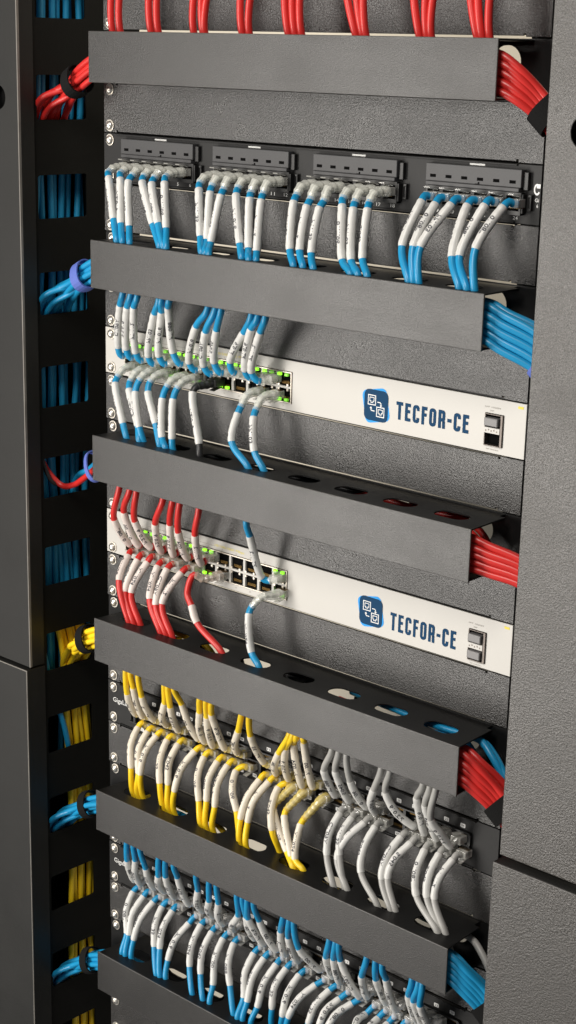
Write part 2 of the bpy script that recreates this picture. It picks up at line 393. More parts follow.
  [(139.3,-42,-764.5), (136.8,-34,-781.6), (131.8,-14,-820.1)],
  [(170.4,-42,-764.4), (164.6,-34,-784.6), (150.6,-14,-819.7)],
  [(188.1,-42,-764.8), (180.3,-34,-789), (166.1,-14,-819.7)],
  [(198.1,-42,-764), (193.4,-34,-788.5), (180.2,-14,-822.6)],
  [(224.9,-42,-765.6), (217.5,-34,-791.6), (194.6,-14,-822.8)],
  [(232.1,-42,-765.8), (227.3,-34,-789.3), (222.5,-14,-821.6)],
  [(238.3,-42,-766.3), (233.8,-34,-788.2), (234.2,-14,-822.9)],
  [(246.5,-42,-766.1), (244.6,-34,-785.5), (250.8,-14,-822.6)],
  [(283.4,-42,-767.4), (273,-34,-787.3), (262.3,-14,-822.4)],
  [(291,-42,-768.1), (283.5,-34,-788.8), (278.2,-14,-823.2)],
  [(297.1,-42,-766.3), (296.7,-34,-793.4), (306,-14,-821.1)],
  [(339.5,-42,-769), (329.4,-34,-788.7), (322,-14,-821)],
  [(346.7,-42,-768.9), (339.8,-34,-788.7), (330.5,-14,-823.2)],
  [(351.2,-42,-767.1), (346.3,-34,-787.4), (354.4,-14,-828.1)],
  [(382.9,-42,-769.3), (372.1,-34,-789.2), (363.1,-14,-824.4)],
  [(393.3,-42,-769.1), (389.6,-34,-786.1), (385.1,-14,-821.2)],
  [(401.1,-42,-769.4), (398.9,-34,-783.6), (396.4,-14,-823.3)],
  [(433.8,-42,-769.7), (425.2,-34,-787.4), (419.7,-14,-822.9)],
  [(440.6,-42,-770.9), (430.9,-34,-790.4), (428.2,-14,-824.7)],
  [(445.1,-42,-770.3), (437.9,-34,-790.1), (436.6,-14,-826.5)],
 ],
 'dense_two_lower': [
  [(56.3,-14,-829.7), (54.8,-18,-833.5), (64.2,-36,-869.4), (64,-41.9,-890)],
  [(71.6,-14,-828.3), (70.6,-18,-832.5), (67.6,-36,-868.7), (69.3,-42.1,-890)],
  [(86,-14,-830.1), (85.1,-18,-833.3), (75.9,-36,-873.2), (76.7,-40.9,-890)],
  [(100.3,-14,-828.7), (98.1,-18,-833.6), (107.1,-36,-866.4), (119.1,-45.6,-890)],
  [(113.2,-14,-829.1), (113,-18,-832.5), (113.9,-36,-868.2), (123.8,-45.4,-890)],
  [(139,-14,-831.4), (136.9,-18,-837), (125.6,-36,-875.8), (130.1,-43.5,-890)],
  [(153.7,-14,-830.1), (153.6,-18,-832.2), (156.7,-36,-871.1), (169.5,-45.2,-890)],
  [(168.4,-14,-831.4), (168.7,-18,-834), (171.2,-36,-872.2), (184.3,-45.3,-890)],
  [(185,-14,-831.5), (184.4,-18,-834.8), (189.9,-36,-873.8), (193.4,-45,-890)],
  [(199.3,-14,-831.1), (198.7,-18,-834.4), (211.5,-36,-869.4), (223.9,-43.1,-890)],
  [(226.1,-14,-831.3), (225.5,-18,-834.5), (229.1,-36,-872.3), (231,-45.1,-890)],
  [(239.9,-14,-830.6), (239.1,-18,-834), (235.9,-36,-872.8), (236.6,-43.8,-890)],
  [(255,-14,-831.2), (255,-18,-834), (248.7,-36,-874.8), (246.2,-42.4,-890)],
  [(268.9,-14,-829.6), (267.8,-18,-833.1), (264.8,-36,-869.3), (263.3,-31.9,-890)],
  [(286.2,-14,-829.8), (284.7,-18,-832.8), (280.8,-36,-869.7), (277.2,-33.4,-890)],
  [(308.1,-14,-832), (304.9,-18,-835.1), (287.8,-36,-868.1), (284.2,-35.1,-890)],
  [(325,-14,-829.2), (322,-18,-833.1), (312.1,-36,-865), (301.1,-32.6,-890)],
  [(337.6,-14,-832.4), (334.3,-18,-837), (325.6,-36,-860.2), (312.8,-33.9,-890)],
  [(353.3,-14,-831.5), (349.3,-18,-835.4), (336.3,-36,-858.3), (321,-33.4,-890)],
  [(369.1,-14,-833.1), (365.6,-18,-839.1), (369,-36,-846.7), (350,-22.2,-890)],
  [(382.1,-14,-832.3), (379.9,-18,-837.2), (382.9,-36,-851.8), (365.5,-19.3,-890)],
  [(392.5,-14,-834.2), (391.2,-18,-837.8), (394.2,-36,-852.3), (376,-18.1,-890)],
  [(406.7,-14,-831.9), (405.5,-18,-837.1), (408.7,-36,-854.1), (392.4,-20.1,-890)],
  [(417.8,-14,-833.4), (416.7,-18,-839.1), (419.8,-36,-856), (404.1,-20.6,-890)],
 ],
}
CAMROT=(0.745,-0.293,0.024)
ORD=['','first','second','third','fourth','fifth','sixth','seventh','eighth','ninth','tenth','eleventh','twelfth','thirteenth','fourteenth','fifteenth','sixteenth','seventeenth','eighteenth','nineteenth','twentieth','twenty-first','twenty-second','twenty-third','twenty-fourth','twenty-fifth','twenty-sixth']
PLACE={0:'topmost',4:'second',8:'third',12:'fourth',16:'fifth',20:'lowest'}
RX=486.0      # right end of the rack panels

# ------------------------------------------------------------------ rear of the room
mb=MB(); mb.box(-900,1100,600,604,-1500,500)
tag(mb.build('room_wall',M['wall'],None,(0,600,0)),kind='structure')

# ------------------------------------------------------------------ screws
def screw_mesh():
    mb=MB()
    mb.tube([Vector((0,-0.0,0)),Vector((0,-1.0,0))],5.2,18)            # washer
    mb.dome((0,-1.0,0),4.3,2.9)
    for a in (0,90):
        r=math.radians(a+20); c,s_=math.cos(r),math.sin(r)
        vs=[]
        for (u,w) in ((-2.3,-.45),(2.3,-.45),(2.3,.45),(-2.3,.45)): vs.append((u*c-w*s_,-3.98 if abs(u)<1 else -3.72,u*s_+w*c))
        mb.add(vs,[(0,1,2,3)],1)
    return mb
SCREW=screw_mesh().build('screw',[M['steel'],M['hole']])
bpy.data.objects.remove(SCREW) if False else None
screw_data=SCREW.data; bpy.data.objects.remove(SCREW)
def screw(parent, x, y, z):
    o=bpy.data.objects.new('screw',screw_data); COL.objects.link(o); o.parent=parent; o.location=Vector((x,y,z))*S
    o.rotation_euler=(0,random.uniform(0,3),0); return o

# ------------------------------------------------------------------ blanking panels
def blank_outline():
    x0,x1=0,RX; zt,zb=-.4,-U+.4; e=.75; n=2.2
    return [(x0,zb),(17,zb),(17,zb+n),(19,zb+n),(19,zb+e),(462,zb+e),(462,zb+n),(464,zb+n),(464,zb),(x1,zb),
            (x1,zt),(464,zt),(464,zt-n),(462,zt-n),(462,zt-e),(19,zt-e),(19,zt-n),(17,zt-n),(17,zt),(x0,zt)]
def make_blank():
    r=empty('blanking_panel',(0,0,0))
    mb=MB(); mb.plate(blank_outline(),[],-1.5,0,lambda u,v,t:(u,t,v)); mb.build('face_plate',M['panel'],r,bevel=.35)
    mb=MB(); mb.box(19,462,0.02,1.6,-1.7,-2.9); mb.box(19,462,.02,1.6,-U+1.7,-U+2.9)
    mb.build('folded_flange',M['plate'],r)
    screw(r,8.75,-1.5,-6.35); screw(r,8.75,-1.5,-U+6.35)
    return r
BL={-1:'black blanking panel behind the red cables at the very top',1:'black blanking panel between the topmost cable duct and the modular patch panel',
 3:'black blanking panel just under the modular patch panel, behind its hanging cables',5:'black blanking panel just above the upper beige switch',
 7:'black blanking panel just below the upper beige switch',9:'black blanking panel just above the lower beige switch',
 11:'black blanking panel just below the lower beige switch',13:'black blanking panel above the yellow and grey cabled patch panel',
 15:'black blanking panel below the yellow and grey cabled patch panel',17:'black blanking panel above the all blue cabled patch panel',
 19:'black blanking panel below the all blue cabled patch panel',21:'black blanking panel just under the lowest cable duct',22:'lowest black blanking panel, at the bottom edge of the photo'}
proto=make_blank()
for i,k in enumerate(BL):
    o=proto if i==0 else dup(proto)
    o.location=(0,0,-k*U*S); tag(o,BL[k],'blanking panel','one unit black blanking panels')

# ------------------------------------------------------------------ horizontal cable ducts
HX=[444-52.3*n for n in range(8)]
def make_duct():
    r=empty('cable_duct',(0,0,0)); XL,XR=43.9,480.7
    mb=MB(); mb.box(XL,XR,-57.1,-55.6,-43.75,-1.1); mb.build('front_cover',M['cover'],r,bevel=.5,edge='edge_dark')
    for nm,zt in (('top_plate',-1.5),('bottom_plate',-42.1)):
        out=[(XL+1,-55.58),(XR-1,-55.58),(476.5,-8),(471,-8),(471,-.05),(52,-.05),(52,-8),(XL+4,-8)]
        mb=MB(); mb.plate(out,[oval(x,-33,31,18) for x in HX],zt,zt-1.3,lambda u,v,t:(u,v,t))
        mb.build(nm,M['plate'],r,bevel=.25,bseg=1)
    holes=[oval(x,-17.5,w,24) for x,w in ((100,34),(152,34),(204,36),(306,34),(358,36),(410,30),(447,26))]
    mb=MB(); mb.plate([(0,-U+.5),(RX,-U+.5),(RX,-.75),(0,-.75)],holes,0,1.5,lambda u,v,t:(u,t,v)); mb.box(19,462,1.7,3.1,-U-1.8,-U+3); mb.build('back_plate',M['plate'],r)
    screw(r,8.75,0,-6.35); screw(r,8.75,0,-U+6.35)
    return r
dl={0:'topmost black horizontal cable duct, with red cables entering from above',4:'black horizontal cable duct under the modular patch panel, fed by blue cables',
 8:'black horizontal cable duct between the two beige switches',12:'black horizontal cable duct just above the yellow and grey cables',
 16:'black horizontal cable duct between the yellow and grey row and the all blue row',20:'lowest black horizontal cable duct, cut by the bottom of the photo'}
proto=make_duct()
for i,k in enumerate(dl):
    o=proto if i==0 else dup(proto)
    o.location=(0,0,-k*U*S); tag(o,dl[k],'cable duct','horizontal cable ducts in the rack')

# ------------------------------------------------------------------ modular patch panel (unit 2)
Z2=-2*U
r=empty('patch_bay',(0,0,Z2)); tag(r,'charcoal modular patch panel with four grey port modules and clear plugs','patch panel')
mb=MB(); mb.box(0,RX,-1.6,0,-.5,-U+.5); 
mb.build('face_plate',M['patch'],r,bevel=.3)
mb=MB(); mb.box(18,464,-3.2,-1.62,-.7,-2.0); mb.box(18,464,-3.0,-1.62,-U+2.0,-U+.8); mb.build('rim',M['patch'],r,bevel=.3)
mb=MB(); mb.box(20,462,1.6,40,.9,-U-.9); mb.build('case',M['hole'],r)
screw(r,8.75,-1.6,-6.35); screw(r,8.75,-1.6,-U+6.35)
def port_module(x0,x1,start):
    m0=MB(); w=x1-x0
    m0.box(x0,x1,-7.5,-1.65,-4.2,-17.5)                       # upper grey housing
    m0.box(x0+1,x1-1,-8.6,-1.65,-17.55,-20.5)
    m=m0.build('port_module',[M['module'],M['hole']],r,(0,0,0),bevel=.5)
    p=MB()
    pit=w/6
    for i in range(6):
        cx=x0+pit*(i+.5)
        p.box(cx-2.9,cx+2.5,-7.8,-7.52,-12.3,-14.6)
    p.box(x0+w*.53,x0+w*.575,-7.75,-7.55,-16.9,-17.3); p.box(x0+w*.56,x0+w*.575,-7.75,-7.55,-15.6,-16.9)
    p.build('slot',M['hole'],m)
    q=MB()
    for i in range(6):
        cx=x0+pit*(i+.5)
        # a real recess: frame of four bars round a dark cavity
        q.box(cx-pit/2+.05,cx-5.9,-6.5,-1.65,-21,-37.5); q.box(cx+5.9,cx+pit/2-.05,-6.5,-1.65,-21,-37.5)
        q.box(cx-5.9,cx+5.9,-6.5,-1.65,-21,-23.5); q.box(cx-5.9,cx+5.9,-6.5,-1.65,-34.5,-37.5)
    q.build('port_row',M['black'],m)
    c=MB()
    for i in range(6):
        cx=x0+pit*(i+.5); c.box(cx-5.88,cx+5.88,-2.2,-1.7,-23.6,-34.4)
    c.build('port_cavity',M['hole'],m)
    l=MB(); l.box(x0+w*.42,x0+w*.58,-1.95,-1.66,-2.4,-3.8); l.build('title_strip',M['white_ink'],m)
    k=MB(); k.box(x1+.3,x1+4.5,-5,-1.65,-6,-19); k.box(x1+.3,x1+2,-6.5,-1.65,-22,-36); 
    k.box(x1+4.8,x1+7.8,-4.5,-1.65,-22,-24); k.box(x1+6.3,x1+7.8,-4.5,-1.65,-24,-32); k.box(x1+4.8,x1+7.8,-4.5,-1.65,-32,-34)
    k.build('side_clip',M['black'],m,bevel=.3)
    n=MB()
    for i in range(6): put_text(n,str(start+i),x0+pit*(i+.5)-2.2,-41.2,2.6,-1.75,4.4 if start+i>9 else 2.2,offset=.02)
    n.build('port_number',M['white_ink'],m)
for j,(a,b) in enumerate(((29.5,123),(147.5,237),(264.5,353),(382,472))): port_module(a,b,1+6*j)
mb=MB()
for a0,a1,rr in ((35,330,3.6),):
    N=20; vs=[]
    for i in range(N+1):
        t=math.radians(a0+(a1-a0)*i/N); vs+= [(482.6+2.9*math.cos(t),-1.75,-18+4.2*math.sin(t)),(482.6+1.7*math.cos(t),-1.75,-18+2.7*math.sin(t))]
    mb.add(vs,[(2*i,2*i+1,2*i+3,2*i+2) for i in range(N)])
mb.box(482.2,485.5,-1.85,-1.7,-14,-17)
put_text(mb,'Gi',481.2,-27,2.6,-1.78,3.6,offset=.03); put_text(mb,'6',483,-31,2.4,-1.78,1.4,offset=.03)
mb.build('printed_emblem',M['white_ink'],r)

# ------------------------------------------------------------------ switches (units 6 and 10)
def stroke(mb, pts, w, y, fn, closed=False):
    """poly-line drawn as mitred ribbon in the (x,z) plane"""
    n=len(pts); L=[];R=[]
    P=[Vector((p[0],p[1])) for p in pts]
    for i in range(n):
        if closed: a=P[i-1]; b=P[(i+1)%n]
        else: a=P[max(i-1,0)]; b=P[min(i+1,n-1)]
        d1=(P[i]-a).normalized() if (P[i]-a).length>0 else None; d2=(b-P[i]).normalized() if (b-P[i]).length>0 else None
        if d1 is None: d1=d2
        if d2 is None: d2=d1
        n1=Vector((-d1.y,d1.x)); n2=Vector((-d2.y,d2.x)); m=(n1+n2).normalized(); k=w/2/max(.35,m.dot(n1))
        L.append(P[i]+m*k); R.append(P[i]-m*k)
    vs=[fn(p.x,p.y,y) for q in zip(L,R) for p in q]
    fs=[(2*i,2*i+1,2*i+3,2*i+2) for i in range(n-1)]
    if closed: fs.append((2*n-2,2*n-1,1,0))
    mb.add(vs,fs)
def arcs(pts, r, closed=False, n=4):
    P=[Vector(p) for p in pts]; out=[]; N=len(P)
    for i in range(N):
        if not closed and i in (0,N-1): out.append(tuple(P[i])); continue
        a=P[i-1]; b=P[(i+1)%N]; p=P[i]; k=min(r,(a-p).length*.49,(b-p).length*.49)
        u=p+(a-p).normalized()*k; v=p+(b-p).normalized()*k
        for j in range(n+1):
            t=j/n; q=u*(1-t)**2+p*2*t*(1-t)+v*t*t; out.append(tuple(q))
    return out
def name_text(mb, x, zb, width, h, y):
    # letters on a 9.2-unit pitch, height 1 -> h
    adv=[]; s=2.15; Wd=6.0; gap=2.0
    word='TECFOR-CE'; wid={'T':6.4,'E':5.4,'C':6.2,'F':5.2,'O':6.4,'R':6.3,'-':3.8}
    tot=sum(wid[c] for c in word)+gap*(len(word)-1); k=width/tot; cx=x; t=2.6*k; H=h
    fn=lambda a,b,yy:(a,yy,b)
    for ci,c in enumerate(word):
        yy=y-.015*ci; w=wid[c]*k; a=cx; b=cx+w; lo=zb; hi=zb+H; e=t/2; ch=1.6*k
        if c=='T': stroke(mb,[(a,hi-e),(b,hi-e)],t,yy,fn); stroke(mb,[((a+b)/2,hi-t),((a+b)/2,lo)],t,yy,fn)
        if c in 'EF':
            stroke(mb,[(a+e,hi),(a+e,lo)],t,yy,fn); stroke(mb,[(a+t,hi-e),(b,hi-e)],t,yy,fn); stroke(mb,[(a+t,(hi+lo)/2+.05*H),(b-.5*k,(hi+lo)/2+.05*H)],t*.95,yy,fn)
            if c=='E': stroke(mb,[(a+t,lo+e),(b,lo+e)],t,yy,fn)
        rr=2.3*k
        if c=='C': stroke(mb,arcs([(b-e,hi-.31*H),(b-e,hi-e),(a+e,hi-e),(a+e,lo+e),(b-e,lo+e),(b-e,lo+.31*H)],rr),t,yy,fn)
        if c=='O': stroke(mb,arcs([(b-e,hi-e),(a+e,hi-e),(a+e,lo+e),(b-e,lo+e)],rr,True),t,yy,fn,True)
        if c=='R':
            mid=(hi+lo)/2-.03*H
            stroke(mb,[(a+e,hi),(a+e,lo)],t,yy,fn); stroke(mb,arcs([(a+t,hi-e),(b-e,hi-e),(b-e,mid),(a+t,mid)],rr),t,yy,fn)
            stroke(mb,arcs([(b-e-1.2*k,mid-e*.9),(b-e,mid-e*.9),(b-e,mid-t*1.3),(b-e+.1*k,lo)],1.4*k),t,yy-.006,fn)
        if c=='-': stroke(mb,[(a,(hi+lo)/2),(b,(hi+lo)/2)],t,yy,fn)
        cx+=w+gap*k
def rrect(cx,cz,w,h,r,rot=0,n=5):
    out=[]
    for qx,qz,a0 in ((1,1,0),(-1,1,90),(-1,-1,180),(1,-1,270)):
        for i in range(n+1):
            a=math.radians(a0+90*i/n); out.append((qx*(w/2-r)+r*math.cos(a), qz*(h/2-r)+r*math.sin(a)))
    c,s_=math.cos(rot),math.sin(rot)
    return [(cx+u*c-v*s_, cz+u*s_+v*c) for u,v in out]
def emblem(parent, cx, cz, w, h, y):
    mb=MB(); mb.plate(rrect(cx-.2,cz,w*1.04,h*1.06,w*.2,math.radians(11)),[],y,y-.12,lambda u,v,t:(u,t,v)); 
    b=mb.build('emblem_backing',M['sky'],parent)
    mb=MB(); mb.plate(rrect(cx,cz,w,h,w*.2,0),[],y-.15,y-.27,lambda u,v,t:(u,t,v)); mb.build('emblem',M['navy'],parent)
    mb=MB(); fn=lambda a,b_,yy:(a,yy,b_); yy=y-.32; k=w/26
    for (ox,oz) in ((-4.6,4.3),(4.9,-5.0)):
        X=cx+ox*k; Z=cz+oz*k; q=4.0*k
        stroke(mb,[(X-q,Z-q),(X+q,Z-q),(X+q,Z+q),(X-q,Z+q)],.75*k,yy,fn,True)
        stroke(mb,[(X-2.3*k,Z+2.1*k),(X-2.3*k,Z-.9*k),(X-1.1*k,Z-.9*k),(X-1.1*k,Z-2.2*k),(X+1.1*k,Z-2.2*k),(X+1.1*k,Z-.9*k),(X+2.3*k,Z-.9*k),(X+2.3*k,Z+2.1*k)],.6*k,yy,fn,True)
    stroke(mb,[(cx+1.4*k,cz+3.2*k),(cx+4.4*k,cz+3.2*k),(cx+5.4*k,cz+2.4*k),(cx+5.4*k,cz+.8*k)],.8*k,yy,fn)
    mb.add([(cx+4*k,yy,cz+1.0*k),(cx+6.8*k,yy,cz+1.0*k),(cx+5.4*k,yy,cz-.6*k)],[(0,1,2)])
    stroke(mb,[(cx-1.4*k,cz-4.8*k),(cx-4.6*k,cz-4.8*k),(cx-5.4*k,cz-4.0*k),(cx-5.4*k,cz-3.0*k)],.8*k,yy,fn)
    mb.add([(cx-6.8*k,yy,cz-3.1*k),(cx-4*k,yy,cz-3.1*k),(cx-5.4*k,yy,cz-1.4*k)],[(0,1,2)])
    mb.build('emblem_icon',M['white_ink'],parent)
PC=[41.5+18*i for i in range(12)]
def switch(k, label, lx, tx, sfp, plugs, lit_up, lit_lo):
    Z=-k*U; r=empty('network_switch',(0,0,Z)); tag(r,label,'network switch')
    z=lambda v: v-Z
    # face plate with a rectangular cut-out for the port block and one for the sfp cage
    blk=[(27,-38),(242,-38),(242,-10.2),(27,-10.2)]
    sx0,sx1,sz0,sz1=sfp; cage=[(sx0,z(sz0)),(sx1,z(sz0)),(sx1,z(sz1)),(sx0,z(sz1))]
    mb=MB(); mb.plate([(0,-U+.6),(RX,-U+.6),(RX,-.6),(0,-.6)],[blk,cage],-1.6,0,lambda u,v,t:(u,t,v)); mb.build('face_plate',M['beige'],r,bevel=.3)
    mb=MB(); mb.box(20,462,1.5,180,.9,-U-.9); mb.build('case',M['plate'],r)
    screw(r,8.75,-1.6,-6.35); screw(r,8.75,-1.6,-U+6.35)
    # port block: frame, dividers, cavities
    mb=MB(); y0,y1=-2.6,1.2
    mb.box(27.2,241.8,y0,y1,-10.4,-11.6); mb.box(27.2,241.8,y0,y1,-36.6,-37.8); mb.box(27.2,28.4,y0,y1,-11.6,-36.6); mb.box(240.6,241.8,y0,y1,-11.6,-36.6)
    pb=mb.build('port_block',M['portmetal'],r,bevel=.2)
    mb=MB(); mb.box(28.4,240.6,y0+.5,y1-1,-23.2,-25.2)
    for i in range(11): 
        x=(PC[i]+PC[i+1])/2-7.0; mb.box(x-1.4+1,x+1.4+1,y0+.5,y1-1,-11.6,-23.2); mb.box(x-.4,x+2.4,y0+.5,y1-1,-25.2,-36.6)
    mb.build('divider',M['beige'],pb,bevel=.15)
    mb=MB(); mb.box(28.4,240.6,.6,1.1,-11.6,-36.6); mb.build('port_cavity',M['hole'],pb)
    # sprung contacts seen inside the sockets
    mb=MB()
    for i in range(12):
        for zz in (-21.5,-35):
            for q in range(8): mb.box(PC[i]-11.2+q*1.25,PC[i]-10.7+q*1.25,-.6,.5,zz,zz+2.6)
    mb.build('contacts',M['gold'],pb)
    # shield tabs and lit port lamps
    mb=MB()
    for i in range(12):
        mb.box(PC[i]-13.6,PC[i]-11.6,y0,-.5,-21.2,-23.1); mb.box(PC[i]-3.4,PC[i]-1.4,y0,-.5,-21.2,-23.1)
        mb.box(PC[i]-13.6,PC[i]-11.6,y0,-.5,-25.3,-27.2); mb.box(PC[i]-3.4,PC[i]-1.4,y0,-.5,-25.3,-27.2)
    mb.build('shield_tabs',M['portmetal'],pb)
    for (cols,zz) in ((lit_up,-12.2),(lit_lo,-34.0)):
        for i in cols:
            for d,mt in ((-12.4,'green' if (i*5+k)%3 else 'green_dim'),(-4.0,('green','green_dim','green','green_dim','green')[(i*7+k)%5])):
                mb=MB(); mb.box(PC[i]+d-1.6,PC[i]+d+1.9,-3.1,-.8,zz-2.2,zz); mb.build('port_lamp',M[mt],pb)
    # small print
    mb=MB(); 
    for i in range(12): put_text(mb,str(2*i+1),PC[i]-8.5,-9.4,1.5,-1.72,1.6); put_text(mb,str(2*i+2),PC[i]-8.5,-41.2,1.5,-1.72,1.9)
    mb.box(60,150,-1.75,-1.68,-6.6,-6.9); 
    mb.build('port_numbers',M['beige_mark'],r)
    mb=MB(); put_text(mb,'10/100/1000 Mbps',150,-6.9,2.3,-1.74,38); mb.build('yellow_caption',M['yellow_mark'],r)
    mb=MB(); put_text(mb,'SFP 1000M',sx0-1,z(sz1)+4.2,1.3,-1.72,15); put_text(mb,'25F',sx0+4,z(sz1)+1.6,1.1,-1.72,4); put_text(mb,'26F Link/Act',sx0+2,z(sz0)-3.0,1.1,-1.72,12)
    mb.build('cage_caption',M['beige_mark'],r)
    mb=MB(); mb.box(RX-8,RX-3,-1.8,-1.68,-3.0,-5.0); mb.build('yellow_sticker',M['yellow_mark'],r)
    # maker's mark
    emblem(r,lx[0],z(lx[1]),lx[2],lx[3],-1.7)
    mb=MB(); name_text(mb,tx[0],z(tx[1]),tx[2],tx[3],-1.75); mb.build('printed_name',M['navy'],r)
    # sfp cage
    mb=MB(); a,b,c,d=sx0+.15,sx1-.15,z(sz0)+.15,z(sz1)-.15; h=(d-c)
    mb.box(a,a+.9,-3,1.2,c,d); mb.box(b-2.2,b,-3,1.2,c,d); mb.box(a+.9,b-2.2,-3,1.2,c,c+.8); mb.box(a+.9,b-2.2,-3,1.2,d-.8,d)
    cg=mb.build('sfp_cage',M['sfp_dark'],r,bevel=.2)
    mb=MB(); mb.box(a+.9,b-2.2,.9,1.15,c+.8,d-.8); mb.build('cage_cavity',M['hole'],cg)
    mb=MB(); mb.box(a-.1,b-2.3,-3.25,1.0,c+h*.40,c+h*.58); mb.build('centre_strip',M['beige'],cg,bevel=.15)
    mb=MB()
    for q in range(5): mb.box(a+1.4+q*2.6,a+2.5+q*2.6,-3.4,-3.27,c+h*(.45+.03*(q%2)),c+h*(.50+.03*(q%2)))
    mb.build('cage_marks',M['sfp_dark'],cg)
    for lo,hi in plugs:
        mb=MB(); mb.box(a+1.2,b-3.2,-5.5,.5,c+h*lo,c+h*hi); mb.build('dust_plug',M['sfp'],cg,bevel=.7)
    return r
switch(6,'beige rackmount switch with blue and white cables and one open fibre slot','(unused)' and (336.5,-291.2,25.5,26.0),(357.9,-299.0,74,14.8),
       (447.6,465.2,-305,-279.2),[(.63,.89)],[0,1,2,3,4,5,6,7,8,9,10,11],[0,1,2,3,4,5,7,10,11])
switch(10,'beige rackmount switch with red cables and both fibre slots plugged','' or (339.5,-468.9,25.5,25.2),(361,-479.7,69.8,15.6),
       (443.6,461.0,-484.2,-457.6),[(.63,.89),(.09,.35)],[1,2,3,4,5,6,11],[6,11])

# ------------------------------------------------------------------ dense patch panels (units 14 and 18)
DP=[50.5+17.3*i for i in range(24)]
for k,lab in ((14,'black patch panel wired with yellow cables on its left and grey on its right'),(18,'black patch panel wired only with blue cables near the bottom')):
    Z=-k*U; r=empty('patch_bay',(0,0,Z)); tag(r,lab,'patch panel')
    mb=MB(); mb.plate([(0,-U+.5),(RX,-U+.5),(RX,-.5),(0,-.5)],[[(34,-36),(458,-36),(458,-12.5),(34,-12.5)]],-1.6,0,lambda u,v,t:(u,t,v)); mb.build('face_plate',M['patch'],r,bevel=.3)
    mb=MB(); mb.box(18,462,-3.0,-1.62,-.8,-1.9); mb.box(18,462,-3.0,-1.62,-U+1.9,-U+.8); mb.build('rim',M['plate'],r,bevel=.25)
    mb=MB(); mb.box(20,462,1.6,40,.9,-U-.9); mb.build('case',M['hole'],r)
    screw(r,8.75,-1.6,-6.35); screw(r,8.75,-1.6,-U+6.35)
    mb=MB(); mb.box(34.2,457.8,-4.5,1,-12.7,-14.2); mb.box(34.2,457.8,-4.5,1,-23.6,-25.2); mb.box(34.2,457.8,-4.5,1,-34.4,-35.8)
    for i in range(25): x=41.8+17.3*i; mb.box(x-1.6,x+1.6,-4.4,1,-14.2,-23.6); mb.box(x-1.6,x+1.6,-4.4,1,-25.2,-34.4)
    jb=mb.build('jack_block',M['black'],r,bevel=.2)
    mb=MB(); mb.box(34.4,457.6,.3,.8,-14.2,-34.4); mb.build('jack_cavity',M['hole'],jb)
    mb=MB()
    for i in range(24):
        for zz in (-15.0,-33.8):
            for q in range(8): mb.box(DP[i]-5+q*1.3,DP[i]-4.5+q*1.3,-1.2,.2,zz-.0,zz+(-2.4 if zz>-20 else 2.4))
    mb.build('contacts',M['gold'],jb)
    mb=MB()
    for i in range(24):
        cx=DP[i]
        for zz in (-8.8,-40.2):
            mb=MB(); mb.plate(rrect(cx,zz,5.2,3.6,.7),[],-1.75,-1.66,lambda u,v,t:(u,t,v)); ic=mb.build('port_tag',M['white_ink'],r)
            mb=MB(); put_text(mb,str(i+1 if zz>-20 else i+25),cx-1.6,zz-1.1,2.1,-1.80,3.2); mb.build('port_number',M['hole'],ic)
    mb=MB(); put_text(mb,'GigaLan',7.5,-22.0,5.0,-1.75,24,offset=.012); mb.build('printed_name',M['white_ink'],r)

